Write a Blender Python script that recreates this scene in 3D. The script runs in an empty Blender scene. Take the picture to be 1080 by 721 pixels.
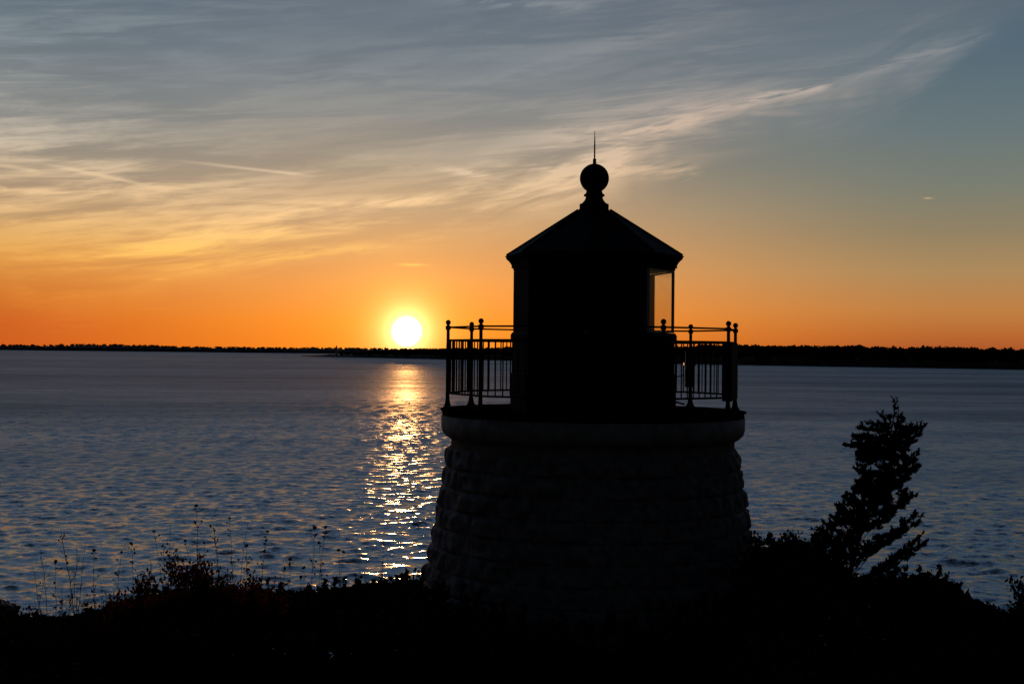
import bpy, bmesh, math, random
import numpy as np
from mathutils import Vector, Matrix, noise as mnoise
random.seed(7); rng = np.random.default_rng(7)
PI = math.pi
scene = bpy.context.scene
COL = scene.collection
CAMZ = 14.0; F = 1450.0; ROLL = math.radians(.53); HOR = 369.0; PITCH = math.atan((HOR-360.5)/F)

# ------------------------------------------------------------------ camera
cam_d = bpy.data.cameras.new('camera'); cam = bpy.data.objects.new('camera', cam_d); COL.objects.link(cam)
cam_d.sensor_width = 36; cam_d.lens = F/1080*36; cam_d.clip_start = .1; cam_d.clip_end = 30000
CM = Matrix.Translation((0, 0, CAMZ)) @ Matrix.Rotation(PI/2+PITCH, 4, 'X') @ Matrix.Rotation(ROLL, 4, 'Z')
cam.matrix_world = CM
scene.camera = cam

def at(x, y, Y):
    """photo pixel -> world point on the plane at depth Y"""
    d = CM.to_3x3() @ Vector(((x-540)/F, -(y-360.5)/F, -1))
    return Vector((0, 0, CAMZ)) + d*(Y/d.y)

# ------------------------------------------------------------------ helpers
def link(name, me, mats, parent=None, smooth=False):
    o = bpy.data.objects.new(name, me); COL.objects.link(o)
    for m in (mats if isinstance(mats, (list, tuple)) else [mats]): me.materials.append(m)
    if parent: o.parent = parent
    if smooth: me.polygons.foreach_set('use_smooth', [True]*len(me.polygons))
    return o
def tag(o, label=None, cat=None, group=None, kind=None):
    for k, v in (('label', label), ('category', cat), ('group', group), ('kind', kind)):
        if v: o[k] = v
    return o
def empty(name, loc, rz=0):
    o = bpy.data.objects.new(name, None); COL.objects.link(o); o.location = loc; o.rotation_euler = (0, 0, rz)
    o.empty_display_size = .2
    return o

class MB:
    def __init__(s): s.v = []; s.f = []
    def add(s, vs, fs):
        n = len(s.v); s.v += [tuple(p) for p in vs]; s.f += [tuple(i+n for i in f) for f in fs]
    def box(s, c, sx, sy, sz, rz=0):
        R = Matrix.Rotation(rz, 3, 'Z'); c = Vector(c)
        vs = [c + R @ Vector((x*sx/2, y*sy/2, z*sz/2)) for x in (-1, 1) for y in (-1, 1) for z in (-1, 1)]
        s.add(vs, [(0,1,3,2),(4,6,7,5),(0,4,5,1),(2,3,7,6),(0,2,6,4),(1,5,7,3)])
    def tube(s, pts, rads, n=6, cap=True):
        pts = [Vector(p) for p in pts]
        if not isinstance(rads, (list, tuple)): rads = [rads]*len(pts)
        vs = []; fs = []
        for i, p in enumerate(pts):
            t = (pts[min(i+1, len(pts)-1)]-pts[max(i-1, 0)])
            t = t.normalized() if t.length > 1e-9 else Vector((0, 0, 1))
            a = t.cross(Vector((0, 0, 1)) if abs(t.z) < .9 else Vector((1, 0, 0))).normalized(); b = t.cross(a)
            for k in range(n):
                an = 2*PI*k/n; vs.append(p + (a*math.cos(an)+b*math.sin(an))*rads[i])
        for i in range(len(pts)-1):
            for k in range(n):
                k2 = (k+1) % n
                fs.append((i*n+k, i*n+k2, (i+1)*n+k2, (i+1)*n+k))
        if cap: fs += [tuple(range(n))[::-1], tuple((len(pts)-1)*n+k for k in range(n))]
        s.add(vs, fs)
    def lathe(s, prof, n=24, c=(0, 0, 0), a0=0, closed=True):
        """prof: list of (r, z)"""
        vs = []; fs = []
        for r, z in prof:
            for k in range(n):
                an = a0+2*PI*k/n; vs.append((c[0]+r*math.sin(an), c[1]-r*math.cos(an), c[2]+z))
        for i in range(len(prof)-1):
            for k in range(n):
                k2 = (k+1) % n; fs.append((i*n+k, i*n+k2, (i+1)*n+k2, (i+1)*n+k))
        if closed: fs += [tuple(range(n))[::-1], tuple((len(prof)-1)*n+k for k in range(n))]
        s.add(vs, fs)
    def ball(s, c, r, n=14, m=10):
        s.lathe([(max(r*math.sin(PI*i/m), 1e-4), -r*math.cos(PI*i/m)) for i in range(m+1)], n, c)
    def build(s, name, mat, parent=None, smooth=False):
        me = bpy.data.meshes.new(name); me.from_pydata(s.v, [], s.f); me.update()
        return link(name, me, mat, parent, smooth)

def np_mesh(name, V, Q):
    """fast mesh from arrays (quads)"""
    me = bpy.data.meshes.new(name); nf = len(Q); k = Q.shape[1]
    me.vertices.add(len(V)); me.vertices.foreach_set('co', np.asarray(V, np.float32).ravel())
    me.loops.add(nf*k); me.loops.foreach_set('vertex_index', np.asarray(Q, np.int32).ravel())
    me.polygons.add(nf); me.polygons.foreach_set('loop_start', np.arange(nf, dtype=np.int32)*k)
    me.update(calc_edges=True); me.validate()
    return me

# ------------------------------------------------------------------ materials
def mat(name, col, rough=.7, metal=0, noise=None, amp=.3, bump=0, spec=.5):
    m = bpy.data.materials.new(name); m.use_nodes = True; nt = m.node_tree; b = nt.nodes['Principled BSDF']
    b.inputs['Base Color'].default_value = (*col, 1); b.inputs['Roughness'].default_value = rough
    b.inputs['Metallic'].default_value = metal; b.inputs['Specular IOR Level'].default_value = spec
    if noise:
        tc = nt.nodes.new('ShaderNodeTexCoord'); n = nt.nodes.new('ShaderNodeTexNoise'); n.inputs['Scale'].default_value = noise
        n.inputs['Detail'].default_value = 6; nt.links.new(tc.outputs['Object'], n.inputs['Vector'])
        r = nt.nodes.new('ShaderNodeMapRange'); r.inputs['From Min'].default_value = .3; r.inputs['From Max'].default_value = .7
        r.inputs['To Min'].default_value = 1-amp; r.inputs['To Max'].default_value = 1+amp
        nt.links.new(n.outputs['Fac'], r.inputs['Value'])
        mx = nt.nodes.new('ShaderNodeVectorMath'); mx.operation = 'SCALE'; mx.inputs[0].default_value = col
        nt.links.new(r.outputs[0], mx.inputs['Scale']); nt.links.new(mx.outputs[0], b.inputs['Base Color'])
        if bump:
            bp = nt.nodes.new('ShaderNodeBump'); bp.inputs['Strength'].default_value = bump; bp.inputs['Distance'].default_value = .02
            nt.links.new(n.outputs['Fac'], bp.inputs['Height']); nt.links.new(bp.outputs[0], b.inputs['Normal'])
    return m
def leaf_mat(name, cols, trans=.25):
    m = bpy.data.materials.new(name); m.use_nodes = True; nt = m.node_tree; b = nt.nodes['Principled BSDF']
    g = nt.nodes.new('ShaderNodeNewGeometry'); cr = nt.nodes.new('ShaderNodeValToRGB')
    e = cr.color_ramp.elements; e[0].position = 0; e[0].color = (*cols[0], 1); e[1].position = 1; e[1].color = (*cols[-1], 1)
    for i, c in enumerate(cols[1:-1]):
        x = e.new((i+1)/(len(cols)-1)); x.color = (*c, 1)
    nt.links.new(g.outputs['Random Per Island'], cr.inputs[0]); nt.links.new(cr.outputs[0], b.inputs['Base Color'])
    b.inputs['Roughness'].default_value = 1; b.inputs['Specular IOR Level'].default_value = 0
    if trans:
        t = nt.nodes.new('ShaderNodeBsdfTranslucent'); nt.links.new(cr.outputs[0], t.inputs[0])
        mx = nt.nodes.new('ShaderNodeMixShader'); mx.inputs[0].default_value = trans
        nt.links.new(b.outputs[0], mx.inputs[1]); nt.links.new(t.outputs[0], mx.inputs[2])
        nt.links.new(mx.outputs[0], nt.nodes['Material Output'].inputs[0])
    return m
M_granite = mat('rough_granite', (.17, .165, .17), .9, noise=9, amp=.5, bump=.9, spec=.1)
M_concrete = mat('painted_ledge', (.27, .26, .25), .85, noise=5, amp=.38, bump=.25, spec=.2)
M_iron = mat('black_painted_iron', (.014, .012, .011), .85, noise=20, amp=.5, bump=.2, spec=.03)
M_deck = mat('weathered_deck', (.009, .0055, .0045), 1, noise=12, amp=.4, spec=0)
M_roof = mat('roof_metal', (.016, .015, .016), .9, noise=8, amp=.4, spec=.03)
M_white = mat('lantern_frame_paint', (.5, .46, .42), .6, noise=14, amp=.2, spec=.2)
M_box = mat('grey_box_metal', (.05, .05, .055), .6, noise=10, amp=.3)
M_earth = mat('dark_earth', (.018, .015, .012), 1, noise=2, amp=.5, spec=0)
M_shore = mat('shore_ground', (.06, .05, .04), .95, noise=.05, amp=.4, spec=.1)
M_rock = mat('wet_rock', (.06, .055, .05), .8, noise=1.2, amp=.5, bump=.8, spec=.2)
M_bark = mat('cedar_bark', (.05, .035, .025), .95, noise=30, amp=.4, bump=.5, spec=.1)
M_stem = mat('dry_stem', (.06, .04, .028), .95, noise=30, amp=.3, spec=.1)
M_under = leaf_mat('undergrowth_leaf', [(.02, .028, .012), (.035, .04, .016), (.05, .035, .018), (.03, .045, .015)], 0)
M_cedar = leaf_mat('cedar_foliage', [(.018, .03, .014), (.03, .045, .02), (.025, .038, .016)], 0)
M_red = leaf_mat('autumn_leaf', [(.10, .022, .010), (.16, .045, .014), (.06, .02, .01), (.05, .035, .014)], .16)
M_wood = leaf_mat('far_wood_foliage', [(.02, .028, .012), (.035, .04, .018), (.045, .035, .018)], 0)

m = bpy.data.materials.new('window_glass'); m.use_nodes = True; nt = m.node_tree; nt.nodes.remove(nt.nodes['Principled BSDF'])
tr = nt.nodes.new('ShaderNodeBsdfTransparent'); tr.inputs[0].default_value = (.997, .995, .99, 1)
gl = nt.nodes.new('ShaderNodeBsdfGlossy'); gl.inputs['Roughness'].default_value = .02
df = nt.nodes.new('ShaderNodeBsdfDiffuse'); df.inputs[0].default_value = (.5, .45, .4, 1)
fr = nt.nodes.new('ShaderNodeLayerWeight'); fr.inputs[0].default_value = .5
tc = nt.nodes.new('ShaderNodeTexCoord'); mp = nt.nodes.new('ShaderNodeMapping'); mp.inputs['Scale'].default_value = (9, 9, 1.3)
ns = nt.nodes.new('ShaderNodeTexNoise'); ns.inputs['Scale'].default_value = 2.5
rg = nt.nodes.new('ShaderNodeMapRange'); rg.inputs['To Min'].default_value = 0; rg.inputs['To Max'].default_value = .05
m1 = nt.nodes.new('ShaderNodeMixShader'); m2 = nt.nodes.new('ShaderNodeMixShader')
L = nt.links.new
L(tc.outputs['Object'], mp.inputs[0]); L(mp.outputs[0], ns.inputs['Vector']); L(ns.outputs['Fac'], rg.inputs['Value']); L(rg.outputs[0], m1.inputs[0])
L(tr.outputs[0], m1.inputs[1]); L(df.outputs[0], m1.inputs[2]); 
pw = nt.nodes.new('ShaderNodeMath'); pw.operation = 'POWER'; L(fr.outputs['Facing'], pw.inputs[0]); pw.inputs[1].default_value = 4.5
L(pw.outputs[0], m2.inputs[0]); L(m1.outputs[0], m2.inputs[1]); L(gl.outputs[0], m2.inputs[2])
L(m2.outputs[0], nt.nodes['Material Output'].inputs[0]); M_glass = m

# ------------------------------------------------------------------ world: dusk sky with cirrus
SUN_U = (429-540)/F; SUN_V = math.radians(.735)
world = bpy.data.worlds.new('World'); scene.world = world; world.use_nodes = True
wt = world.node_tree; WN = wt.nodes; WL = wt.links.new
class E:
    def __init__(s, sock): s.s = sock
    def _b(s, o, op, rev=False):
        n = WN.new('ShaderNodeMath'); n.operation = op
        a, b = (o, s) if rev else (s, o)
        for i, q in enumerate((a, b)):
            if isinstance(q, E): WL(q.s, n.inputs[i])
            else: n.inputs[i].default_value = q
        return E(n.outputs[0])
    def __add__(s, o): return s._b(o, 'ADD')
    __radd__ = __add__
    def __sub__(s, o): return s._b(o, 'SUBTRACT')
    def __rsub__(s, o): return s._b(o, 'SUBTRACT', True)
    def __mul__(s, o): return s._b(o, 'MULTIPLY')
    __rmul__ = __mul__
    def __truediv__(s, o): return s._b(o, 'DIVIDE')
    def fn(s, op, o=0.0): return s._b(o, op)
def exp(e): return (E_const(math.e)).fn('POWER', e)
def E_const(v):
    n = WN.new('ShaderNodeValue'); n.outputs[0].default_value = v; return E(n.outputs[0])
def ss(e, a, b, x=0.0, y=1.0):
    n = WN.new('ShaderNodeMapRange'); n.interpolation_type = 'SMOOTHSTEP'
    WL(e.s, n.inputs['Value']); n.inputs['From Min'].default_value = a; n.inputs['From Max'].default_value = b
    n.inputs['To Min'].default_value = x; n.inputs['To Max'].default_value = y
    return E(n.outputs[0])
def gauss(e): return exp(e*e*-1.0)
def lin(c):
    return tuple((v/255/12.92 if v/255 <= .04045 else ((v/255+.055)/1.055)**2.4) for v in c)
def vec3(a, b, c=0.0):
    n = WN.new('ShaderNodeCombineXYZ')
    for i, q in enumerate((a, b, c)):
        if isinstance(q, E): WL(q.s, n.inputs[i])
        else: n.inputs[i].default_value = q
    return n.outputs[0]
def nz(v, scale=1, detail=4, rough=.55, dist=0, lac=2.0):
    n = WN.new('ShaderNodeTexNoise'); WL(v, n.inputs['Vector']); n.inputs['Scale'].default_value = scale
    n.inputs['Detail'].default_value = detail; n.inputs['Roughness'].default_value = rough; n.inputs['Distortion'].default_value = dist
    return E(n.outputs['Fac'])
def ramp(e, lo, hi, stops):
    t = (e-lo)/(hi-lo); n = WN.new('ShaderNodeValToRGB'); WL(t.s, n.inputs[0]); el = n.color_ramp.elements
    while len(el) > 1: el.remove(el[0])
    first = True
    for p, c in stops:
        p = (p-lo)/(hi-lo)
        if first: x = el[0]; x.position = p; first = False
        else: x = el.new(p)
        x.color = (*lin(c), 1)
    return n.outputs[0]
def mixc(f, a, b, mode='MIX'):
    n = WN.new('ShaderNodeMix'); n.data_type = 'RGBA'; n.blend_type = mode; n.clamp_factor = True
    if isinstance(f, E): WL(f.s, n.inputs[0])
    else: n.inputs[0].default_value = f
    for i, q in ((6, a), (7, b)):
        if isinstance(q, (tuple, list)): n.inputs[i].default_value = (*q, 1)
        else: WL(q, n.inputs[i])
    return n.outputs[2]
def scalec(c, e):
    n = WN.new('ShaderNodeVectorMath'); n.operation = 'SCALE'
    if isinstance(c, tuple): n.inputs[0].default_value = c
    else: WL(c, n.inputs[0])
    if isinstance(e, E): WL(e.s, n.inputs['Scale'])
    else: n.inputs['Scale'].default_value = e
    return n.outputs[0]
def addc(a, b):
    n = WN.new('ShaderNodeVectorMath'); n.operation = 'ADD'; WL(a, n.inputs[0]); WL(b, n.inputs[1]); return n.outputs[0]

tcw = WN.new('ShaderNodeTexCoord'); sp = WN.new('ShaderNodeSeparateXYZ'); WL(tcw.outputs['Generated'], sp.inputs[0])
dx, dy, dz = E(sp.outputs[0]), E(sp.outputs[1]), E(sp.outputs[2])
u = dx.fn('ARCTAN2', dy); v = dz.fn('ARCSINE')
def vy(y): return (HOR-y)/F
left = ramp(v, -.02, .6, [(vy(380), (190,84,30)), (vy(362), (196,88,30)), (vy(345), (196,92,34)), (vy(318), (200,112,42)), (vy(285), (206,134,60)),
    (vy(245), (178,138,92)), (vy(200), (146,130,112)), (vy(140), (116,121,122)), (vy(60), (92,105,115)), (vy(0), (78,95,110)), (.36, (126,160,200)), (.6, (126,166,216))])  # top stops of all three ramps, out of view, brightened to light the water
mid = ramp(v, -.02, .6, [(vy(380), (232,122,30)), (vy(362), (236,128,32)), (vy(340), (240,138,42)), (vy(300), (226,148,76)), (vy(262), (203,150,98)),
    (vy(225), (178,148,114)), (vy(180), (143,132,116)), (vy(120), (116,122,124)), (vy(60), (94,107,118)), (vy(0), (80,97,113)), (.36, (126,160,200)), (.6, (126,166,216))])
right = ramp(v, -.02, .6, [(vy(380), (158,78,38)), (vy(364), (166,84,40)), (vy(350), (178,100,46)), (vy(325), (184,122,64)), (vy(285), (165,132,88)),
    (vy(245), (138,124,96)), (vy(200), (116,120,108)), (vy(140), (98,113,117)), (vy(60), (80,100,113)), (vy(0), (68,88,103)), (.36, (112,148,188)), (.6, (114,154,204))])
k1 = ss((u-SUN_U), -.32, -.03); k2 = ss((u-SUN_U), .05, .40)
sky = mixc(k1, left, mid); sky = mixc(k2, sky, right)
# cirrus sheet, its lower edge climbing to the right
uc = u.fn('MAXIMUM', -.6).fn('MINIMUM', .6)
wob = nz(vec3(u*5, v*8), 1, 3)-.5
vedge = .0935+uc*.285+uc*uc*.17+wob*.05
w = v-vedge
sheet = ss(w, -.012, .045)
along = nz(vec3(u*5+3, w*42), 1, 8, .58, .6)
flat = nz(vec3(u*4.5+v*4, v*55-u*5), 1, 8, .6, .9)
broad = nz(vec3(u*3, v*14-u*3, 4.0), 1, 4, .5, .4)
fine = nz(vec3(u*16, v*150-u*16, 2.0), 1, 5, .65, .8)
tex = along*.30+flat*.42+fine*.28
lump = ss(tex, .43, .60)*ss(broad, .34, .62, .25, 1)
edge_band = gauss((w-.018)/.022)*ss(along, .42, .60)*ss(nz(vec3(u*9, v*5, 9.0), 1, 3), .40, .58)
fade_up = ss(v, .12, .24, 1, .34)*ss(u, .02, .30, 1, .25)
low_fade = ss(v, .035, .06)
cirrus = (sheet*lump*.96*fade_up + sheet*.16)*low_fade + edge_band*(fine*.9+.1)*1.1*ss(u, .05, .22, 1, .35)*ss(u, .30, .37, 1, 0)*ss(u, -.02, .04, .35, 1)
thin = ss(nz(vec3(u*6+8, v*120, 1.0), 1, 6, .6, .5), .60, .74)*gauss((v-.028)/.018)*ss(u, -.15, -.25)*.45
cloud_l = ramp(v, 0, .4, [(0, (214,110,52)), (.03, (248,160,62)), (.068, (255,198,104)), (.10, (240,200,148)), (.14, (198,184,162)), (.20, (144,154,158)), (.4, (96,104,116))])
cloud_r = ramp(v, 0, .4, [(0, (200,120,70)), (.08, (246,190,134)), (.13, (226,190,156)), (.20, (162,158,156)), (.4, (90,100,112))])
cloud = mixc(ss(u, -.05, .15), cloud_l, cloud_r)
def streak(x0, y0, x1, y1, wd, amp):
    u0, v0, u1, v1 = (x0-540)/F, vy(y0), (x1-540)/F, vy(y1); Lh = math.hypot(u1-u0, v1-v0); tx, ty = (u1-u0)/Lh, (v1-v0)/Lh
    a = (u-u0)*tx+(v-v0)*ty; b = (v-v0)*tx-(u-u0)*ty
    return gauss(b/(wd/F))*ss(a, Lh*-.15, Lh*.5)*ss(a, Lh*.8, Lh*1.03, 1, 0)*amp
st = streak(60, 188, 162, 205, 1.8, .55)+streak(0, 190, 60, 196, 2.0, .4)+streak(190, 179, 330, 190, 1.5, .55)+streak(0, 210, 30, 215, 1.6, .4)
wisp = ss(nz(vec3(u*22, v*150-u*30, 6.0), 1, 4, .6, 1.2), .36, .60)
for q_ in ((625, 146, 740, 126, 5.5, .75), (780, 110, 872, 97, 4.5, .65), (700, 132, 820, 106, 9, .35), (600, 176, 740, 181, 8, .45), (450, 178, 520, 188, 4, .7), (520, 196, 640, 170, 9, .35), (860, 98, 1030, 52, 6, .30), (440, 8, 640, 14, 5, .35), (250, 225, 480, 212, 7, .45), (120, 262, 400, 236, 8, .35), (180, 292, 420, 258, 6, .35)):
    st = st+streak(*q_)*wisp
st = st+gauss((v-vy(280.5))/(1.3/F))*gauss((u-(434-540)/F)/(13/F))*.8+gauss((v-vy(212.5))/(.9/F))*gauss((u-(965-540)/F)/(4/F))*.4
st = st+gauss((v-vy(300))/(1.0/F))*gauss((u-(176-540)/F)/(7/F))*.3
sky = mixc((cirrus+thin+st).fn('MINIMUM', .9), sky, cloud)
# dark cloud shadow bands between the bright streaks
dark = ss(flat, .50, .36)*sheet*low_fade*.15
sky = mixc(dark, sky, ramp(v, 0, .3, [(0, (150,110,80)), (.10, (120,112,108)), (.18, (82,98,108)), (.3, (70,88,104))]))
# sun disc and its halo
sd = Vector((math.sin(SUN_U)*math.cos(SUN_V), math.cos(SUN_U)*math.cos(SUN_V), math.sin(SUN_V)))
vm = WN.new('ShaderNodeVectorMath'); vm.operation = 'DISTANCE'; WL(tcw.outputs['Generated'], vm.inputs[0]); vm.inputs[1].default_value = sd
r = E(vm.outputs['Value'])*F
ang = E(vm.outputs['Value'])
GLOW = [((1.0, .86, .38), 11, 4.2), ((1.0, .56, .06), 32, .60), ((1.0, .42, .04), 75, .22), ((1.0, .34, .02), 170, .07)]
above = v
for c, s_, a_ in GLOW: sky = addc(sky, scalec(c, exp(r*(-1.0/s_))*a_))
sky = addc(sky, scalec((60.0, 38.0, 13.0), ss(r, 16.2, 11.5)))
# away from the sunset the sky is a physical dusk sky, much dimmer
nish = WN.new('ShaderNodeTexSky'); nish.sky_type = 'NISHITA'; nish.sun_disc = False
nish.sun_elevation = SUN_V; nish.sun_rotation = SUN_U; nish.altitude = 10
east = ss(ang, .45, 1.25)
dusk = mixc(1.0, scalec(nish.outputs[0], .02), (.75, .85, 1.25), 'MULTIPLY')
sky = mixc(east, sky, dusk)
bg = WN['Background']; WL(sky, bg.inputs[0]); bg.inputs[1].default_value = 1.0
world.cycles.sampling_method = 'MANUAL'; world.cycles.sample_map_resolution = 2048

# ------------------------------------------------------------------ sun lamp
sl = bpy.data.lights.new('sun', 'SUN'); sl.energy = 1.1; sl.angle = math.radians(.53); sl.color = (1, .44, .13)
so = bpy.data.objects.new('sun', sl); COL.objects.link(so); so.rotation_mode = 'QUATERNION'
so.rotation_quaternion = sd.to_track_quat('Z', 'Y'); so.location = (0, 0, 60)

# ------------------------------------------------------------------ water
def water_material():
    m = bpy.data.materials.new('sea_water'); m.use_nodes = True; nt = m.node_tree; b = nt.nodes['Principled BSDF']; L = nt.links.new
    b.inputs['Base Color'].default_value = (.012, .022, .034, 1); b.inputs['IOR'].default_value = 1.38
    g = nt.nodes.new('ShaderNodeNewGeometry')
    def noise(scale, sx, sy, detail, rough=.55, dist=0):
        mp = nt.nodes.new('ShaderNodeMapping'); mp.inputs['Scale'].default_value = (sx, sy, 1); L(g.outputs['Position'], mp.inputs[0])
        mp.inputs['Rotation'].default_value = (0, 0, math.radians(-8))
        n = nt.nodes.new('ShaderNodeTexNoise'); n.inputs['Scale'].default_value = scale; n.inputs['Detail'].default_value = detail
        n.inputs['Roughness'].default_value = rough; n.inputs['Distortion'].default_value = dist; L(mp.outputs[0], n.inputs['Vector']); return n.outputs['Fac']
    def mr(s, a, b_, c, d):
        n = nt.nodes.new('ShaderNodeMapRange'); n.interpolation_type = 'SMOOTHSTEP'; L(s, n.inputs['Value'])
        for k, q in zip(('From Min', 'From Max', 'To Min', 'To Max'), (a, b_, c, d)): n.inputs[k].default_value = q
        return n.outputs[0]
    def mul(a, b_):
        n = nt.nodes.new('ShaderNodeMath'); n.operation = 'MULTIPLY'
        for i, q in enumerate((a, b_)):
            if isinstance(q, float): n.inputs[i].default_value = q
            else: L(q, n.inputs[i])
        return n.outputs[0]
    gust = mul(mr(noise(.012, .5, 1.0, 4, .6), .35, .65, .7, 1.15), mr(noise(.004, .18, 1.6, 3), .40, .62, .45, 1.0))
    def nvec(scale, sx, sy, detail, amp, off):
        mp = nt.nodes.new('ShaderNodeMapping'); mp.inputs['Scale'].default_value = (sx, sy, 1); mp.inputs['Location'].default_value = (off, 0, 0); L(g.outputs['Position'], mp.inputs[0])
        mp.inputs['Rotation'].default_value = (0, 0, math.radians(-7))
        n = nt.nodes.new('ShaderNodeTexNoise'); n.inputs['Scale'].default_value = scale; n.inputs['Detail'].default_value = detail; n.inputs['Roughness'].default_value = .6
        L(mp.outputs[0], n.inputs['Vector'])
        a = nt.nodes.new('ShaderNodeVectorMath'); a.operation = 'SUBTRACT'; L(n.outputs['Color'], a.inputs[0]); a.inputs[1].default_value = (.5, .5, .5)
        b_ = nt.nodes.new('ShaderNodeVectorMath'); b_.operation = 'MULTIPLY'; L(a.outputs[0], b_.inputs[0]); b_.inputs[1].default_value = (amp*.75, amp, 0); return b_.outputs[0]
    def vadd(a, b_):
        n = nt.nodes.new('ShaderNodeVectorMath'); n.operation = 'ADD'; L(a, n.inputs[0]); L(b_, n.inputs[1]); return n.outputs[0]
    rip = vadd(nvec(.9, .55, 1, 2, .8, 0), nvec(3.2, .6, 1, 2, 1.3, 31))
    sc = nt.nodes.new('ShaderNodeVectorMath'); sc.operation = 'SCALE'; L(rip, sc.inputs[0]); L(gust, sc.inputs['Scale'])
    nn = nt.nodes.new('ShaderNodeVectorMath'); nn.operation = 'NORMALIZE'; L(vadd(g.outputs['Normal'], sc.outputs[0]), nn.inputs[0])
    L(nn.outputs[0], b.inputs['Normal'])
    ln = nt.nodes.new('ShaderNodeVectorMath'); ln.operation = 'LENGTH'; L(g.outputs['Position'], ln.inputs[0])
    lg = nt.nodes.new('ShaderNodeMath'); lg.operation = 'LOGARITHM'; L(ln.outputs['Value'], lg.inputs[0]); lg.inputs[1].default_value = 10
    L(mul(mr(lg.outputs[0], 1.85, 2.75, .18, .60), mul(mr(noise(.006, .12, 1.5, 5, .65), .42, .60, .84, 1.03), mr(noise(.035, .5, 1.6, 6, .7), .40, .60, .90, 1.05))), b.inputs['Roughness'])
    return m
M_water = water_material()
NR, NC = 1500, 700
rr = 34*np.exp(np.linspace(0, math.log(2700/34), NR)); aa = np.radians(np.linspace(-27, 27, NC))
Rg, Ag = np.meshgrid(rr, aa, indexing='ij')
X = Rg*np.sin(Ag); Y = Rg*np.cos(Ag); Z = np.zeros_like(X)
dR = Rg*(math.log(2700/34)/NR)
for i in range(90):
    lam = .6*(4.0/.6)**rng.random(); th = math.radians(-82+rng.normal(0, 38))   # travel direction, towards the shore
    amp = .0140*lam**.72; k = 2*PI/lam; ph = rng.random()*2*PI
    fil = np.clip((lam/dR-2.2)/2.5, 0, 1)
    env = .65+.7*np.sin(X*.021*math.cos(i)+Y*.017*math.sin(i*1.7)+i)*.5
    s = np.sin(k*(X*math.cos(th)+Y*math.sin(th))+ph)
    Z += amp*env*fil*(s+.25*np.cos(2*k*(X*math.cos(th)+Y*math.sin(th))+2*ph)*-1)
Z *= .56
V = np.stack([X, Y, Z], -1).reshape(-1, 3)
i, j = np.meshgrid(np.arange(NR-1), np.arange(NC-1), indexing='ij'); q = (i*NC+j).ravel()
Q = np.stack([q, q+1, q+NC+1, q+NC], -1)
# the rest of the sea: coarse sheets around the fine fan
ext = []; 
def quadv(a, b_, c, d): ext.append((a, b_, c, d))
base = len(V); EV = []; EQ = []
def ring_patch(az0, az1, na, radii):
    n0 = base+len(EV); azs = np.radians(np.linspace(az0, az1, na))
    for r_ in radii:
        for a in azs: EV.append((r_*math.sin(a), r_*math.cos(a), -.02))
    for ii in range(len(radii)-1):
        for jj in range(na-1):
            k = n0+ii*na+jj; EQ.append((k, k+1, k+na+1, k+na))
ring_patch(27, 333, 90, [0.5, 34, 120, 500, 2700]); ring_patch(-27, 27, 20, [.5, 34.0]); ring_patch(0, 360, 100, [2700, 6400])
V = np.concatenate([V, np.array(EV)]); Q = np.concatenate([Q, np.array(EQ)])
wo = link('water', np_mesh('water', V, Q), M_water, smooth=True); tag(wo, kind='structure')

# ------------------------------------------------------------------ near ground (headland)
def ground_z(x, y):
    z = CAMZ-1.7-.147*max(y, -4)
    e = y-23-1.5*math.sin(x*.13)-2*mnoise.noise(Vector((x*.08, 3, 0)))
    if e > 0: z -= min(e, 30)*.62+min(e, 4)*.1*e*.3
    z += .18*mnoise.noise(Vector((x*.5, y*.5, 1)))+.5*mnoise.noise(Vector((x*.09, y*.09, 5)))*(1 if y > 24 else .25)
    return max(z, -2.5)
g = MB(); xs = np.linspace(-160, 160, 161); ys = np.concatenate([np.linspace(-120, 0, 20)[:-1], np.linspace(0, 54, 70)])
for y in ys:
    for x in xs: g.v.append((x, y, ground_z(x, y)))
n = len(xs)
for i in range(len(ys)-1):
    for j in range(n-1): g.f.append((i*n+j, i*n+j+1, (i+1)*n+j+1, (i+1)*n+j))
tag(g.build('ground', M_earth, smooth=True), kind='structure')

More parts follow.
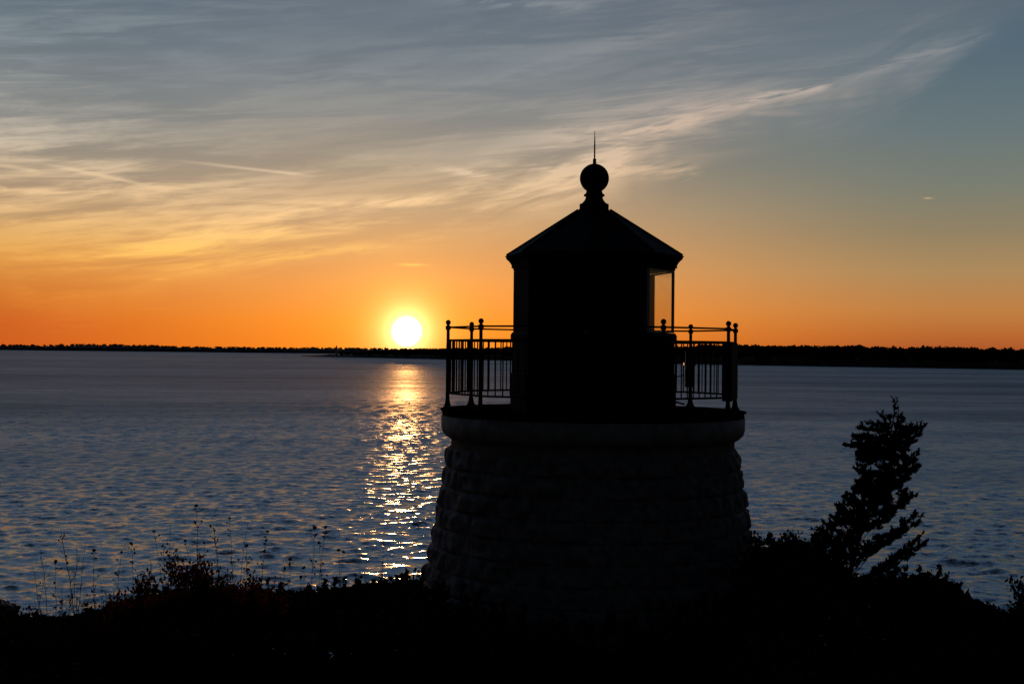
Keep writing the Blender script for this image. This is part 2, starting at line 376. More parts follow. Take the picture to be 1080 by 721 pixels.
# ------------------------------------------------------------------ far shores with woods
def interp(x, pts):
    return float(np.interp(x, [p[0] for p in pts], [p[1] for p in pts]))
def shore(name, dist, hter, htree, x0, x1, step, depth, woodlabel, seed):
    rn = random.Random(seed); t = MB(); prof = [(0, -1.5), (.008, .35), (.03, .65), (.12, .88), (.5, 1.0), (1, .9)]
    xs_ = np.arange(x0, x1+step, step)
    for x in xs_:
        a = math.atan((x-540)/F); d = interp(x, dist)/math.cos(a)*1.0; hh = interp(x, hter)*(1+.10*mnoise.noise(Vector((x*.02, seed, 0)))+.05*mnoise.noise(Vector((x*.15, seed, 0))))
        for p, h in prof:
            dd = d+p*depth; t.v.append((dd*math.sin(a), dd*math.cos(a), h*hh if h > 0 else -1.5))
    n = len(prof)
    for i in range(len(xs_)-1):
        for j in range(n-1): t.f.append((i*n+j, (i+1)*n+j, (i+1)*n+j+1, i*n+j+1))
    tag(t.build(name, M_shore, smooth=True), kind='structure')
    # trees: clumps of leafy facets, three ranks deep
    Vs = []; Qs = []
    x = x0
    while x < x1:
        a = math.atan((x-540)/F); d0 = interp(x, dist)/math.cos(a)
        for rank in (.02, .06, .16, .30):
            d = d0+rank*depth+rn.uniform(0, .04)*depth
            H = interp(x, htree)*rn.uniform(.6, 1.06)*(1.12 if rank > .1 else .85)*(1+.25*mnoise.noise(Vector((x*.03, rank*9, seed))))
            if H < .4: continue
            W = H*rn.uniform(.45, 1.0); zb = interp(x, hter)*(.55 if rank < .03 else .75 if rank < .1 else .95)-1.6
            aj = a+rn.uniform(-1.2, 1.2)*step/F
            cx, cy = d*math.sin(aj), d*math.cos(aj)
            nf = 84
            ph = rng.random(nf)*2*PI; ct = rng.random(nf)*1.9-.95; st_ = np.sqrt(1-ct*ct); rad = .55+.45*rng.random(nf)
            c = np.stack([cx+W*rad*st_*np.cos(ph), cy+W*rad*st_*np.sin(ph), zb+H*.55+H*.45*rad*ct], -1)
            e1 = rng.normal(size=(nf, 3)); e1 /= np.linalg.norm(e1, axis=1)[:, None]; e2 = np.cross(e1, rng.normal(size=(nf, 3))); e2 /= np.linalg.norm(e2, axis=1)[:, None]
            sz = (H*.13*(.6+rng.random(nf)))[:, None]
            b0 = len(Vs)*0
            Vs.append(np.stack([c-e1*sz, c-e2*sz, c+e1*sz, c+e2*sz], 1).reshape(-1, 3))
        x += rn.uniform(.3, 1.7)*step
    Vv = np.concatenate(Vs); Qq = np.arange(len(Vv)).reshape(-1, 4)
    o = link('far_wood', np_mesh('far_wood', Vv, Qq), M_wood); tag(o, woodlabel, 'woodland', kind='stuff')
shore('far_shore', [(-200, 4100), (0, 4060), (325, 3700), (1300, 3500)], [(-200, 12), (40, 12), (90, 16.5), (150, 15), (210, 12), (330, 12), (500, 12)], [(-200, 6.5), (500, 6.5)], -200, 520, 3.0, 500,
      'thin dark line of low trees along the farthest shore left of the sun', 1)
shore('near_point', [(318, 2300), (470, 1915), (785, 1482), (1080, 1293), (1400, 1150)], [(318, .6), (345, 3), (420, 8), (470, 10), (600, 12.5), (785, 14.5), (1080, 13), (1400, 13)],
      [(318, .3), (350, 2.5), (380, 5), (430, 7.0), (470, 7.5), (600, 8.5), (785, 9), (930, 9.3), (1080, 8), (1400, 8)], 318, 1400, 2.4, 340,
      'dark wooded shoreline behind the lighthouse and across the right side of the bay', 2)
def far_tower(px, dist, h, w, label):
    a = math.atan((px-540)/F); b = MB(); p = (dist*math.sin(a), dist*math.cos(a), 1.5)
    b.lathe([(w*.5, 0), (w*.36, h*.72), (w*.5, h*.73), (w*.5, h*.77), (w*.3, h*.78), (w*.3, h*.92), (.05, h)], 10, p)
    tag(b.build('far_tower', M_white), label, 'tower')
far_tower(355, 2150, 17, 4.0, 'tiny far tower on the low point left of the sun')

# ------------------------------------------------------------------ lighthouse
TX, TY = 1.107, 18.8
LH = empty('lighthouse', (TX, TY, 8.961))
tag(LH, 'squat stone lighthouse with black lantern room, ball-topped roof and railed gallery, silhouetted at sunset', 'lighthouse')
def z_(z): return z-8.9
# coursed rusticated granite
NA, per = 300, 9; z0 = 12.63; course = .262; NCO = 15
vs = []; fs = []; rows = 0
for c in range(NCO):
    rn = random.Random(c*13+5); cuts = [0.0]
    while cuts[-1] < 2*PI-.34: cuts.append(cuts[-1]+rn.uniform(.22, .42))
    cuts[-1] = 2*PI if 2*PI-cuts[-1] < .12 else cuts[-1]
    if cuts[-1] < 2*PI: cuts.append(2*PI)
    off = rn.random()*.4; bul = [rn.uniform(.02, .055) for _ in cuts]; hgt = course
    for j in range(per+1):
        t = j/per; z = z0-c*hgt-t*hgt
        for k in range(NA):
            an = 2*PI*k/NA; aa_ = (an+off) % (2*PI)
            b = max(i for i in range(len(cuts)) if cuts[i] <= aa_+1e-9); b = min(b, len(cuts)-2)
            s = (aa_-cuts[b])/(cuts[b+1]-cuts[b])
            prof_ = (1-abs(2*t-1)**5)**.8*(1-abs(2*s-1)**6)
            rb = 1.94+.162*(z0-z)
            p = Vector((math.sin(an)*rb*3, -math.cos(an)*rb*3, z*3))
            rbul = prof_*(bul[b]+.05*mnoise.noise(p*1.1)+.045*mnoise.noise(p*2.2+Vector((7, 0, 0))))
            R_ = rb+max(rbul, -.012)
            vs.append((math.sin(an)*R_, -math.cos(an)*R_, z_(z)))
        if rows:
            for k in range(NA):
                k2 = (k+1) % NA; a = (rows-1)*NA; fs.append((a+k, rows*NA+k, rows*NA+k2, a+k2))
        rows += 1
tm = MB(); tm.v = vs; tm.f = fs; tm.build('stone_tower', M_granite, LH)
b = MB(); b.lathe([(1.90, z_(12.60)), (1.925, z_(12.625)), (1.925, z_(12.75)), (1.96, z_(12.752)), (2.00, z_(12.78)), (2.045, z_(12.83)), (2.062, z_(12.90)), (2.062, z_(13.052)), (1.9, z_(13.053))], 96)
b.build('gallery_ledge', M_concrete, LH, True).data
b = MB(); b.lathe([(1.8, z_(13.055)), (2.052, z_(13.056)), (2.052, z_(13.118)), (2.078, z_(13.12)), (2.080, z_(13.137)), (2.0, z_(13.139)), (.3, z_(13.141))], 96)
b.build('gallery_deck', M_deck, LH)
# railing
RP = 1.98; DECK = 13.139
def ppos(k):
    a = math.radians(22.6+36*k); return Vector((RP*math.sin(a), -RP*math.cos(a), 0))
pm = None; fmesh = None
for k in range(10):
    if pm is None:
        b = MB(); b.lathe([(.062, 0), (.062, .02), (.045, .035), (.034, .09), (.027, .13), (.025, .5), (.027, .78), (.022, .92), (.022, 1.06), (.036, 1.075), (.036, 1.115), (.02, 1.125), (.018, 1.14)], 12)
        pm = b.build('post', M_iron, LH, True); o = pm
        b = MB(); b.ball((0, 0, 1.166), .036); fo = b.build('finial', M_iron, pm, True)
    else:
        o = pm.copy(); COL.objects.link(o); f2 = fo.copy(); COL.objects.link(f2); f2.parent = o
    p = ppos(k); o.location = (p.x, p.y, z_(DECK))
pan = None
Lc = (ppos(1)-ppos(0)).length
for k in range(10):
    p, q_ = ppos(k), ppos(k+1); mid_ = (p+q_)/2; ang_ = math.atan2(q_.y-p.y, q_.x-p.x)
    if pan is None:
        b = MB()
        rl = []
        for nm, z, r_ in (('top_rail', 1.10, .012), ('bottom_rail', .21, .013), ('middle_rail', .925, .014)):
            b = MB(); b.tube([(-Lc/2+.02, 0, z), (Lc/2-.02, 0, z)], r_, 8); rl.append(b.build(nm, M_iron, LH))
        pan = rl[2]; o = pan; bals = []; rset = rl
        for i in range(10):
            b = MB(); b.tube([(0, 0, .215), (0, 0, .92)], .0085, 6); bo = b.build('baluster', M_iron, pan); bo.location = (-Lc/2+Lc*(i+1)/11, 0, 0); bals.append(bo)
    else:
        rset = [q__.copy() for q__ in rl]; o = rset[2]
        for q__ in rset: COL.objects.link(q__)
        for bo in bals:
            c = bo.copy(); COL.objects.link(c); c.parent = o
    for q__ in rset: q__.location = (mid_.x, mid_.y, z_(DECK)); q__.rotation_euler = (0, 0, ang_)
# junction box with cable on a rear post, and a closed cabinet on the right-hand rail
p = ppos(3)
b = MB(); b.box((p.x-.02, p.y-.06, z_(13.58)), .13, .09, .31); b.box((p.x-.02, p.y-.06, z_(13.76)), .17, .12, .04)
b.box((p.x-.03, p.y-.05, z_(13.86)), .10, .05, .18)
b.build('junction_box', M_box, LH)
b = MB(); b.tube([(p.x-.1, p.y-.06, z_(13.6)), (p.x-.35, p.y-.05, z_(13.52)), (p.x-.6, p.y-.2, z_(13.5)), (p.x-.9, p.y-.4, z_(13.56))], .008, 5)
b.tube([(p.x-.12, p.y-.3, z_(13.18)), (p.x-.55, p.y-.35, z_(13.30)), (p.x-.8, p.y-.55, z_(13.36))], .014, 6)
b.build('cable', M_iron, LH)
pa, pb = ppos(1), ppos(2); mid_ = (pa+pb)/2; ang_ = math.atan2(pb.y-pa.y, pb.x-pa.x)
b = MB(); b.box((mid_.x-.02, mid_.y, z_(13.68)), Lc-.12, .12, .76, ang_)
b.build('equipment_cabinet', M_iron, LH)
# lantern room: octagon, vertex angles from the camera side
VA = [36.6+45*k for k in range(8)]
def ov(a, R_): a = math.radians(a); return Vector((R_*math.sin(a), -R_*math.cos(a), 0))
A0 = math.radians(36.6)
RL = 1.105
b = MB(); b.lathe([(RL+.03, z_(13.14)), (RL+.03, z_(13.62)), (RL+.004, z_(13.64)), (RL+.004, z_(14.08)), (RL+.035, z_(14.09)), (RL+.035, z_(14.15)), (RL+.01, z_(14.185)), (.2, z_(14.187))], 8, a0=A0)
b.build('lantern_wall', M_iron, LH)
ZS, ZT = 14.19, 15.03
for k in range(8):
    a0, a1 = VA[k], VA[(k+1) % 8]; c0, c1 = ov(a0, RL-.012), ov(a1, RL-.012); mid_ = (c0+c1)/2; an = math.atan2(c1.y-c0.y, c1.x-c0.x); W = (c1-c0).length
    glass = k < 4
    if glass:
        fr_ = empty('x', (0, 0, 0)); bpy.data.objects.remove(fr_)
        b = MB(); H_ = ZT-ZS; t = .022
        b.box((-W/2+.034, 0, H_/2), t, .03, H_-2*t); b.box((W/2-.034, 0, H_/2), t, .03, H_-2*t)
        b.box((0, 0, t/2+.002), W-.048, .028, t); b.box((0, 0, H_-t/2-.002), W-.048, .028, t)
        o = b.build('window', M_white, LH); o.location = (mid_.x, mid_.y, z_(ZS)); o.rotation_euler = (0, 0, an)
        b = MB(); b.box((0, 0, H_/2), W-.094, .006, H_-2*t-.004); b.build('pane', M_glass, o)
    else:
        b = MB(); b.box((0, 0, (ZT-ZS)/2-.01), W-.02, .03, ZT-ZS+.016)
        o = b.build('blank_panel', M_iron, LH); o.location = (mid_.x, mid_.y, z_(ZS)); o.rotation_euler = (0, 0, an)
    b = MB(); vpt = ov(a0, RL-.006); b.lathe([(.020, 0), (.020, ZT-ZS)], 8, (0, 0, 0)); o = b.build('corner_post', M_white if glass or k == 4 else M_iron, LH, False); o.location = (vpt.x*.985, vpt.y*.985, z_(ZS))
b = MB(); b.lathe([(.9, z_(15.032)), (RL+.006, z_(15.034)), (RL+.006, z_(15.06)), (RL+.03, z_(15.065)), (RL+.03, z_(15.10)), (RL+.045, z_(15.13)), (RL+.075, z_(15.165)), (RL+.10, z_(15.185)), (RL+.11, z_(15.212)), (.9, z_(15.214))], 8, a0=A0)
b.build('cornice', M_iron, LH)
b = MB(); b.lathe([(1.17, z_(15.2155)), (1.225, z_(15.216)), (1.225, z_(15.228)), (.215, z_(15.862)), (.1, z_(15.863))], 8, a0=A0)
for a in VA:   # standing seams on the hips
    b.tube([ov(a, 1.21)+Vector((0, 0, z_(15.245))), ov(a, .22)+Vector((0, 0, z_(15.868)))], .014, 6)
roof = b.build('roof', M_roof, LH)
b = MB(); b.lathe([(.19, z_(15.80)), (.2, z_(15.865)), (.2, z_(15.94)), (.165, z_(15.955)), (.135, z_(15.99)), (.118, z_(16.02)), (.118, z_(16.045)), (.142, z_(16.052)), (.142, z_(16.075)), (.118, z_(16.085)), (.105, z_(16.13))], 24)
b.build('vent_neck', M_roof, roof, True)
b = MB(); b.ball((0, 0, z_(16.295)), .2, 32, 20); b.build('ball_finial', M_roof, roof, True)
b = MB(); b.lathe([(.026, z_(16.48)), (.023, z_(16.56)), (.011, z_(16.565)), (.010, z_(16.75)), (.003, z_(16.95))], 10); b.build('spire', M_roof, roof, True)

# ------------------------------------------------------------------ plants
def leaf_quads(C, size, elong=1.0, D=None):
    """diamond leaves at centres C, optional long direction D"""
    n = len(C); e1 = rng.normal(size=(n, 3)) if D is None else D+rng.normal(size=(n, 3))*.45
    e1 /= np.linalg.norm(e1, axis=1)[:, None]; e2 = np.cross(e1, rng.normal(size=(n, 3))); e2 /= np.linalg.norm(e2, axis=1)[:, None]
    s = (size*(.55+.9*rng.random(n)))[:, None]
    V = np.stack([C-e1*s*elong, C-e2*s*.62+e1*s*.1*elong, C+e1*s*elong, C+e2*s*.62+e1*s*.1*elong], 1).reshape(-1, 3)
    return V
def leaf_obj(name, V, mt, parent=None, origin=None):
    if origin is not None: V = V-np.array(origin)
    return link(name, np_mesh(name, V, np.arange(len(V)).reshape(-1, 4)), mt, parent)

# undergrowth: dense mass over the bank; its top follows an uneven profile
UP = [(-700, 655), (-100, 662), (0, 660), (30, 668), (70, 671), (110, 660), (140, 650), (165, 641), (190, 633), (215, 638), (240, 631), (260, 634), (280, 634), (300, 636), (330, 634), (360, 632), (400, 624), (425, 620), (450, 620), (520, 640),
      (620, 650), (760, 630), (795, 580), (830, 576), (860, 580), (880, 596), (900, 616), (950, 616), (985, 616), (1010, 630), (1030, 644), (1050, 656), (1066, 664), (1090, 662), (1300, 650), (1800, 650)]
R0 = random.uniform
N = 240000
yy = 10.5+13*rng.random(N); px = -250+1600*rng.random(N)
top = np.interp(px, [p[0] for p in UP], [p[1] for p in UP])
xw = (px-540)/F*yy
nzv = np.array([mnoise.noise(Vector((a*1.6, b_*1.6, 0)))*.6+mnoise.noise(Vector((a*5, b_*5, 3)))*.35 for a, b_ in zip(xw, yy)])
# crest plant height at the outer edge of the bank (y ~ 17); lower nearer the camera and beyond
zt = CAMZ-((top-HOR-(px-540)*.00925)/F)*17.0
gz = CAMZ-1.7-.147*yy
hmax = np.where(yy < 17, zt-(gz-0)-(17-yy)*.22, zt-gz-(yy-17)*.16)
hmax = np.clip(hmax, .25, 2.2)+.24*nzv
h = hmax*(1-(rng.random(N)**2.2))
keep = (((xw-TX)**2+(yy-TY)**2) > 2.55**2) & (h > -.05)
C = np.stack([xw, yy, gz+h], -1)[keep]
SP = []   # sprigs poking above the mass
for _ in range(1300):
    y0 = R0(14.5, 18.5); p0 = R0(-250, 1350); x0 = (p0-540)/F*y0
    if (x0-TX)**2+(y0-TY)**2 < 2.5**2: continue
    t0 = np.interp(p0, [p[0] for p in UP], [p[1] for p in UP]); zt0 = CAMZ-((t0-HOR-(p0-540)*.00925)/F)*17.0
    hm = min(max((zt0-(CAMZ-1.7-.147*y0)) if y0 < 17 else zt0-(CAMZ-1.7-.147*y0)-(y0-17)*.16, .25), 2.2); zb = CAMZ-1.7-.147*y0+hm
    ln_ = R0(.05, .24)*R0(.7, 1.6); d0 = np.array([random.gauss(0, .35), random.gauss(0, .35), 1.0]); d0 /= np.linalg.norm(d0); m0 = int(5+ln_*62)
    tt_ = rng.random((m0, 1)); SP.append(np.array([x0, y0, zb-.04])+d0*ln_*tt_+rng.normal(size=(m0, 3))*.020*(1.35-tt_))
C = np.concatenate([C]+SP)
Vu = leaf_quads(C, np.full(len(C), .040), 1.25)
tag(leaf_obj('undergrowth', Vu, M_under), 'dark tangled undergrowth of leaves covering the whole bank around the lighthouse foot', 'undergrowth', kind='stuff')

def shrub(name, label, cat, xb, yb, Y, tips, leafm, nleaf, lsz, spread=.10, stemr=.008, sub=5, elong=1.2, parts=('stem', 'foliage'), group=None, tuft=.05):
    """stems run from the foot to each tip and branch; leaves sit in tufts around twig ends"""
    base = at(xb, yb, Y); base.z = max(min(base.z, CAMZ-1.7-.147*Y+.1), CAMZ-1.7-.147*Y-.3)
    root = empty(name, base); tag(root, label, cat, group)
    tb = MB(); ends = []
    for (tx, ty) in tips:
        dY = random.uniform(-.35, .35); tip = at(tx, ty, Y+dY)-base; st0 = Vector((random.uniform(-.1, .1)*spread*6, random.uniform(-.1, .1), 0))
        c1 = st0.lerp(tip, .45)+Vector((random.uniform(-.08, .08), random.uniform(-.1, .1), .03)); pts = []
        for i in range(7):
            t = i/6; p = st0*(1-t)**2+c1*2*t*(1-t)+tip*t*t; pts.append(p+Vector((random.uniform(-1, 1), random.uniform(-1, 1), 0))*.012)
        tb.tube(pts, [stemr*(1-.75*i/6) for i in range(7)], 5)
        ends.append((pts[-1], (pts[-1]-pts[-2]).normalized()))
        for s_ in range(sub):
            t = random.uniform(.4, .95); i = int(t*6); p = pts[i]; d = (pts[min(i+1, 6)]-pts[i-1]).normalized()
            q2 = p+(d+Vector((random.gauss(0, .9), random.gauss(0, .9), random.gauss(.15, .4)))).normalized()*random.uniform(.5, 1.5)*spread
            tb.tube([p, p.lerp(q2, .5)+Vector((0, 0, .01)), q2], [stemr*.4, stemr*.3, stemr*.2], 4); ends.append((q2, (q2-p).normalized()))
    tb.build(parts[0], M_stem, root)
    E_ = np.array([e[0] for e in ends]); Dn = np.array([e[1] for e in ends])
    idx = rng.integers(0, len(E_), nleaf); Cn = E_[idx]+rng.normal(size=(nleaf, 3))*tuft-Dn[idx]*rng.random((nleaf, 1))*spread*.5
    Vn = leaf_quads(Cn, np.full(nleaf, lsz), elong, Dn[idx])
    leaf_obj(parts[1], Vn, leafm, root)
    return root
R = random.uniform
# reddish shrub at the left
def cloud_tips(poly, n, jitter=0):
    out = []
    xs_ = [p[0] for p in poly]
    for _ in range(n):
        x = R(min(xs_), max(xs_)); yt = interp(x, [(p[0], p[1]) for p in poly]); yb_ = interp(x, [(p[0], p[2]) for p in poly])
        out.append((x, yt+(yb_-yt)*random.random()**1.5))
    return out
shrub('autumn_shrub', 'tallest reddish brown autumn shrub rising against the water, left of the sun glitter', 'shrub', 200, 672, 16.6,
      cloud_tips([(176, 590, 650), (185, 584, 650), (200, 604, 650), (213, 588, 650), (222, 592, 650), (232, 615, 650), (240, 600, 650), (250, 600, 650), (256, 625, 650)], 62), M_red, 11000, .021, .11, sub=8, tuft=.05)
shrub('autumn_shrub', 'low reddish shrub with sparse open twigs, left of the tallest autumn shrub', 'shrub', 140, 678, 16.2,
      cloud_tips([(108, 640, 665), (118, 622, 660), (135, 628, 660), (150, 606, 655), (158, 606, 655), (166, 624, 655), (180, 618, 650)], 48), M_red, 6500, .021, .11, sub=8, tuft=.05)
shrub('autumn_shrub', 'small dark reddish shrub just right of the tallest autumn shrub, low on the bank', 'shrub', 262, 672, 16.3,
      cloud_tips([(228, 628, 655), (240, 612, 655), (252, 618, 655), (262, 604, 655), (275, 616, 655), (285, 622, 655), (300, 626, 655)], 36), M_red, 4600, .020, .09, sub=6, tuft=.04)
shrub('bare_brush', 'low bare twiggy brush in the lower left corner beside the boulder', 'shrub', 66, 690, 15.8,
      cloud_tips([(22, 640, 668), (40, 628, 668), (60, 618, 668), (84, 606, 668), (100, 622, 668), (112, 626, 668)], 40), M_under, 420, .014, .13, sub=8, tuft=.03, stemr=.006)
shrub('bare_brush', 'low twiggy dark brush under the sun glitter beside the foot of the tower', 'shrub', 392, 665, 16.0,
      cloud_tips([(330, 622, 640), (350, 616, 640), (375, 624, 640), (400, 608, 635), (425, 612, 635), (445, 606, 630)], 46), M_under, 2400, .018, .08, sub=6, tuft=.035, stemr=.006)
shrub('autumn_sprig', 'single slanting sprig of reddish leaves between the tallest autumn shrub and the sun glitter', 'plant', 290, 655, 16.4,
      [(307, 590), (300, 600), (294, 606), (303, 596), (289, 612)], M_red, 150, .019, .06, sub=4, stemr=.005, tuft=.022)
shrub('bush', 'dark leafy bush against the right side of the stone tower', 'bush', 828, 655, 17.6,
      cloud_tips([(792, 566, 615), (799, 564, 615), (806, 584, 615), (822, 572, 615), (836, 560, 615), (846, 580, 615), (858, 570, 615), (868, 556, 615), (880, 574, 615), (892, 590, 615)], 90), M_under, 19000, .022, .10, sub=6, tuft=.05)
shrub('bush', 'low dark bush right of the cedar foot, sloping down to the right', 'bush', 975, 668, 16.2,
      cloud_tips([(940, 618, 640), (955, 612, 640), (970, 606, 640), (985, 607, 640), (1000, 610, 640), (1008, 622, 645), (1018, 634, 650), (1030, 642, 655)], 30), M_under, 5200, .024, .09, sub=6, tuft=.05)
shrub('bush', 'dark leafy plant cut by the right edge of the picture', 'bush', 1082, 690, 15.6,
      [(1068, 612), (1072, 622), (1078, 614), (1086, 610), (1066, 634), (1075, 640), (1095, 618), (1070, 652), (1083, 632), (1074, 630), (1090, 640), (1100, 630)], M_under, 2400, .022, .08, sub=6, tuft=.04)

# eastern red cedar
def cedar():
    Y = 17.0; base = at(886, 668, Y); base.z = CAMZ-1.7-.147*Y-.15
    root = empty('cedar_tree', base); tag(root, 'small leaning cedar with ragged pointed top standing in front of the bay at right', 'tree')
    tb = MB(); path = [(886, 662), (892, 628), (899, 594), (909, 558), (920, 522), (932, 488), (939, 460), (943, 438), (944, 425)]
    P3 = [at(x, y, Y+.1*math.sin(i))-base for i, (x, y) in enumerate(path)]; P3[0].z = 0
    rad = [.04, .034, .028, .024, .019, .015, .010, .006, .003]; tb.tube(P3, rad, 8)
    def on(t):
        t *= len(P3)-1; i = min(int(t), len(P3)-2); return P3[i].lerp(P3[i+1], t-i)
    FC = []; FD = []; FS = []
    ZTOP = at(940, 466, Y).z
    def spray(p, d, n, ln):
        for _ in range(int(n*1.7)):
            dd = (d+Vector((random.gauss(0, .45), random.gauss(0, .45), random.gauss(.25, .35)))).normalized()
            FC.append(p+dd*random.uniform(0, ln)); FD.append(dd); FS.append(1-.62*min(1, max(0, (p+dd*0).z+base.z-ZTOP)/.45))
    def twig(p, q, r_, dens, ln):
        m_ = p.lerp(q, .5)+Vector((R(-1, 1), R(-1, 1), R(-1, .2)))*.03; pts = [p, m_, q]; tb.tube(pts, [r_, r_*.7, r_*.35], 4)
        d = (q-p).normalized()
        for i in range(5):
            t = .25+.75*i/4; c = p.lerp(m_, t*2) if t < .5 else m_.lerp(q, t*2-1); spray(c, d, dens, ln)
    # (start along trunk, tip px, dens)
    br = [(.97, 944, 424, 10), (.93, 939, 440, 8), (.93, 949, 440, 6), (.88, 934, 452, 8), (.88, 950, 452, 6), (.84, 927, 447, 9), (.82, 919, 453, 9), (.78, 905, 460, 9), (.74, 894, 469, 9), (.76, 900, 470, 10), (.74, 908, 477, 10),
          (.80, 962, 455, 10), (.78, 975, 449, 9), (.78, 970, 458, 10), (.76, 962, 466, 11), (.74, 952, 474, 10), (.8, 955, 460, 10), (.72, 914, 486, 10), (.78, 920, 470, 12), (.78, 935, 470, 12), (.80, 945, 466, 12), (.82, 930, 462, 10), (.72, 926, 482, 10), (.74, 940, 482, 10),
          (.62, 964, 486, 9), (.62, 961, 496, 10), (.58, 955, 506, 10), (.60, 950, 498, 9), (.62, 907, 498, 9), (.58, 905, 508, 10), (.56, 902, 518, 9), (.60, 935, 502, 9), (.64, 918, 505, 9), (.58, 945, 512, 8), (.52, 925, 520, 9), (.55, 912, 515, 9),
          (.46, 964, 523, 7), (.46, 952, 532, 8), (.42, 944, 540, 8), (.48, 893, 526, 9), (.46, 884, 534, 9), (.42, 878, 545, 9), (.44, 895, 545, 9), (.46, 905, 535, 9), (.42, 935, 550, 7), (.42, 910, 552, 8), (.5, 936, 528, 9), (.5, 900, 528, 9),
          (.34, 966, 544, 6), (.34, 971, 550, 7), (.32, 958, 556, 6), (.30, 948, 562, 6), (.36, 870, 552, 8), (.34, 866, 558, 8), (.30, 873, 568, 8), (.30, 885, 565, 8), (.3, 895, 572, 8), (.32, 925, 572, 6), (.3, 882, 580, 7),
          (.20, 976, 573, 7), (.20, 970, 566, 5), (.22, 962, 577, 5), (.18, 940, 592, 6), (.18, 868, 582, 7), (.18, 862, 592, 7), (.16, 878, 598, 7), (.16, 892, 600, 7), (.14, 930, 608, 7), (.14, 946, 604, 6), (.12, 868, 610, 7), (.12, 955, 614, 6), (.1, 915, 615, 7)]
    br += [(.82, 908, 451, 6), (.84, 917, 446, 6), (.86, 930, 438, 5), (.86, 952, 444, 5), (.82, 960, 449, 6), (.8, 968, 452, 7), (.8, 899, 463, 7), (.5, 968, 492, 8), (.55, 966, 480, 6)]
    for t, x, y, dn in br:
        p = on(max(t-.04, .03)); q = at(x, y, Y+R(-.4, .4)*(1.15-t))-base; low = t < .35
        mid_ = p.lerp(q, .5)-Vector((0, 0, .05 if low else .02))+Vector((R(-.03, .03), R(-.03, .03), 0))
        L_ = (q-p).length; r0 = .006+.012*L_
        tb.tube([p, p.lerp(mid_, .5), mid_, q], [r0, r0*.8, r0*.6, r0*.2], 5)
        d = (q-mid_).normalized()
        nsub = int(9+L_*24)
        for s_ in range(nsub):
            tt = random.uniform(.35 if low else .15, 1); c = p.lerp(mid_, tt*2) if tt < .5 else mid_.lerp(q, tt*2-1)
            e = c+(d*1.0+Vector((random.gauss(0, .5), random.gauss(0, .6), random.gauss(.45, .4)))).normalized()*R(.03, .085)
            twig(c, e, .003, max(3, dn//2), .026)
        spray(q-d*.03, d, dn, .05)
    prof = [(468, 908, 956), (480, 908, 957), (495, 906, 960), (505, 906, 954), (515, 903, 948), (525, 895, 958), (540, 886, 948), (550, 878, 952), (562, 870, 962), (575, 869, 955), (590, 860, 944), (605, 856, 950), (618, 852, 958)]
    for _ in range(260):
        y = R(468, 620); xl = interp(y, [(a[0], a[1]) for a in prof]); xr = interp(y, [(a[0], a[2]) for a in prof]); x = R(xl, xr)
        if (y > 545 and x > 922 and random.random() < .8) or (y > 585 and x > 880 and random.random() < .6): continue
        q = at(x, y, Y+R(-.35, .35))-base; t = max(.04, min(.95, (640-y)/220-.06)); p = on(t)
        tb.tube([p, p.lerp(q, .5)-Vector((0, 0, .03)), q], [.006, .004, .002], 4); d = (q-p).normalized()
        for k in range(4):
            e = q+(d*.6+Vector((random.gauss(0, .7), random.gauss(0, .7), random.gauss(.5, .5)))).normalized()*R(.03, .08); twig(q, e, .0025, 3, .026)
    tb.build('trunk', M_bark, root)
    FCa = np.array(FC); FDa = np.array(FD)
    Vn = leaf_quads(FCa, np.array(FS)*.0128, 2.4, FDa*1.0)
    leaf_obj('crown', Vn, M_cedar, root)
cedar()

# dry weed stalks with small seed heads
def weed(px0, py0, px1, py1, Y, kind, label):
    b0 = at(px0, py0, Y); gz_ = CAMZ-1.7-.147*Y; tip = at(px1, py1, Y+R(-.2, .2))
    root_p = Vector((b0.x, Y, gz_)); o = None; mb = MB(); tip = tip-root_p
    bend = Vector((R(-.09, .09), R(-.08, .08), 0)); pts = []
    for i in range(8):
        t = i/7; pts.append(Vector((0, 0, 0)).lerp(tip, t)+bend*math.sin(PI*t)+Vector((R(-1, 1), R(-1, 1), 0))*.009)
    r0 = .0055 if kind != 'thick' else .009
    mb.tube(pts, [r0*(1-.7*i/7) for i in range(8)], 5)
    nb = {'bare': 9, 'seed': 12, 'thick': 26}[kind]; hs = []
    if kind == 'seed': hs.append((pts[-1], .019))
    for i in range(nb):
        t = R(.35, .97); k = t*7; i0 = min(int(k), 6); p = pts[i0].lerp(pts[i0+1], k-i0); ln = R(.04, .15)*(1.15-t*.6)
        q2 = p+Vector((R(-1, 1)*.7, R(-1, 1)*.5, R(.35, 1))).normalized()*ln
        mb.tube([p, p.lerp(q2, .5)+Vector((R(-1, 1), 0, 0))*.008, q2], [.003, .0025, .002], 4)
        if kind == 'seed' or (kind == 'thick' and random.random() < .35) or random.random() < .15: hs.append((q2, R(.008, .014)))
    rt = mb.build('weed_stalk', M_stem); rt.location = root_p
    tag(rt, label, 'weed', 'dry weed stalks along the bank')
    for c, sc in hs:
        o = bpy.data.objects.new('seed_head', random.choice(HEADS)); COL.objects.link(o); o.parent = rt; o.location = c; o.scale = (sc*R(.6, 1), sc*R(.6, 1), sc*R(.8, 1.4)); o.rotation_euler = (R(0, 3), R(0, 3), R(0, 3))
HEADS = []
for hh in range(4):
    bm = bmesh.new(); bmesh.ops.create_icosphere(bm, subdivisions=2, radius=1)
    for v_ in bm.verts: v_.co *= 1+1.3*mnoise.noise(v_.co*2.0+Vector((hh*9, 0, 0)))
    me = bpy.data.meshes.new('seed_head'); bm.to_mesh(me); bm.free(); me.materials.append(M_stem); HEADS.append(me)
L1 = 'thin dry weed stalk with seed heads standing among or right of the reddish autumn shrubs'
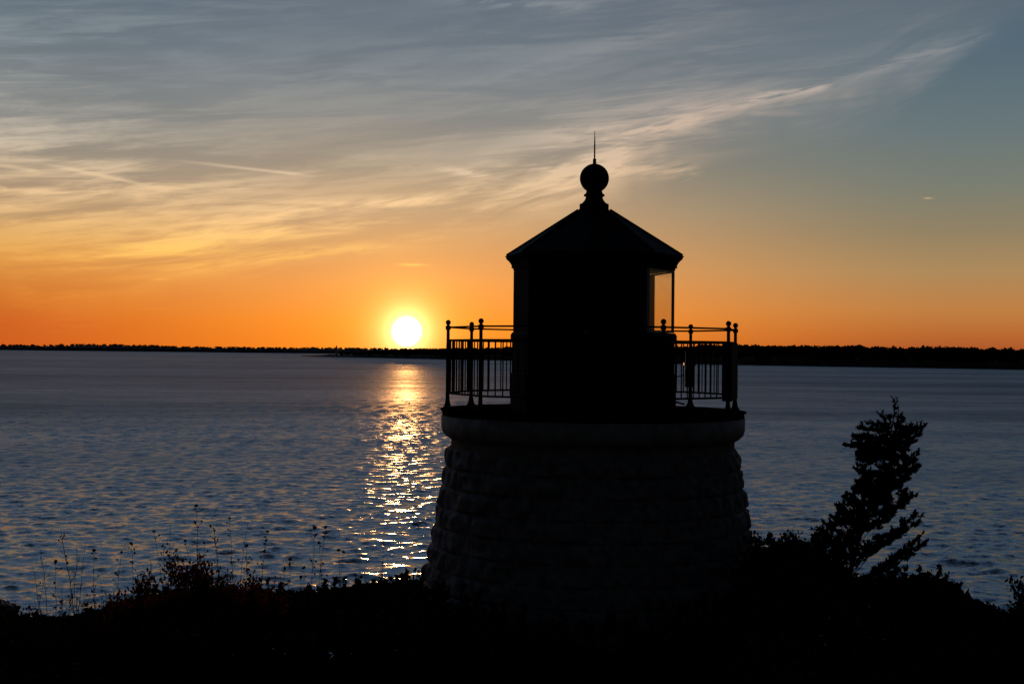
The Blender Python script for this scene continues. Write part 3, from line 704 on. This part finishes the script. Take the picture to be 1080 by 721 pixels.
L2 = 'thin bare dry weed stalk standing left of the reddish autumn shrubs'
weed(82, 675, 64, 562, 15.8, 'thick', 'thickest upright dry stalk with many side twigs, left of the reddish autumn shrubs')
weed(195, 660, 208, 533, 16.0, 'seed', 'tallest dry weed stalk, its seed head highest above the autumn shrubs')
weed(227, 660, 225, 553, 16.0, 'thick', 'straight dry stalk with forked tip above the right part of the tallest autumn shrub')
weed(262, 655, 282, 560, 16.0, 'seed', 'lone slanting weed stalk with one round seed head right of the tallest autumn shrub')
for x0, x1, y1, k in [(170, 172, 575, 'seed'), (180, 163, 560, 'seed'), (205, 196, 570, 'seed'), (215, 216, 572, 'seed'), (238, 243, 546, 'seed'), (246, 260, 575, 'seed'), (136, 138, 573, 'seed'), (128, 128, 582, 'seed'),
                      (152, 158, 585, 'bare'), (187, 180, 552, 'bare'), (252, 262, 548, 'bare'), (275, 262, 600, 'seed'), (330, 332, 556, 'seed'), (338, 343, 556, 'seed'), (345, 336, 572, 'seed'), (352, 362, 582, 'seed'), (361, 358, 580, 'seed'),
                      (322, 321, 598, 'seed'), (372, 382, 608, 'seed'), (378, 374, 606, 'seed'), (408, 405, 578, 'bare'), (300, 318, 608, 'seed'), (435, 438, 600, 'seed'), (270, 283, 610, 'seed')]:
    weed(x0, 652, x1, y1, R(15.6, 16.6), k, L1)
for x0, x1, y1, k in [(62, 58, 592, 'seed'), (50, 34, 595, 'bare'), (52, 42, 578, 'bare'), (92, 82, 575, 'bare'), (78, 90, 570, 'bare'), (112, 100, 580, 'seed'), (15, 16, 632, 'bare'), (30, 32, 640, 'seed'), (98, 106, 610, 'bare'), (45, 48, 600, 'bare'), (70, 84, 585, 'bare'), (105, 96, 620, 'bare')]:
    weed(x0, 672, x1, y1, R(15.4, 16.4), k, L2)
weed(955, 640, 969, 590, 15.6, 'bare', 'thin bare curved twig rising between the cedar and the low bush at right')
# shoreline boulder
def rock(px, py, s, label):
    d = CAMZ*F/(py-HOR-(px-540)*.00925); a = (px-540)/F
    bm = bmesh.new(); bmesh.ops.create_icosphere(bm, subdivisions=4, radius=1)
    for v_ in bm.verts:
        n_ = mnoise.fractal(v_.co*1.6+Vector((px, 0, 0)), 1.0, 2.2, 4); v_.co *= 1+.35*n_; v_.co = Vector((v_.co.x*s[0], v_.co.y*s[1], v_.co.z*s[2]))
    me = bpy.data.meshes.new('shore_rock'); bm.to_mesh(me); bm.free()
    o = link('shore_rock', me, M_rock, smooth=False); o.location = (a*d, d, .1); tag(o, label, 'rock')
rock(2, 660, (1.0, 1.2, 1.35), 'dark shore boulder standing in the water at the left edge')

# ------------------------------------------------------------------ render settings
scene.render.engine = 'CYCLES'
scene.view_settings.view_transform = 'Standard'; scene.view_settings.look = 'None'; scene.view_settings.exposure = .14; scene.view_settings.gamma = 1
scene.cycles.max_bounces = 6; scene.cycles.transparent_max_bounces = 12
scene.render.resolution_x = 1024; scene.render.resolution_y = 683
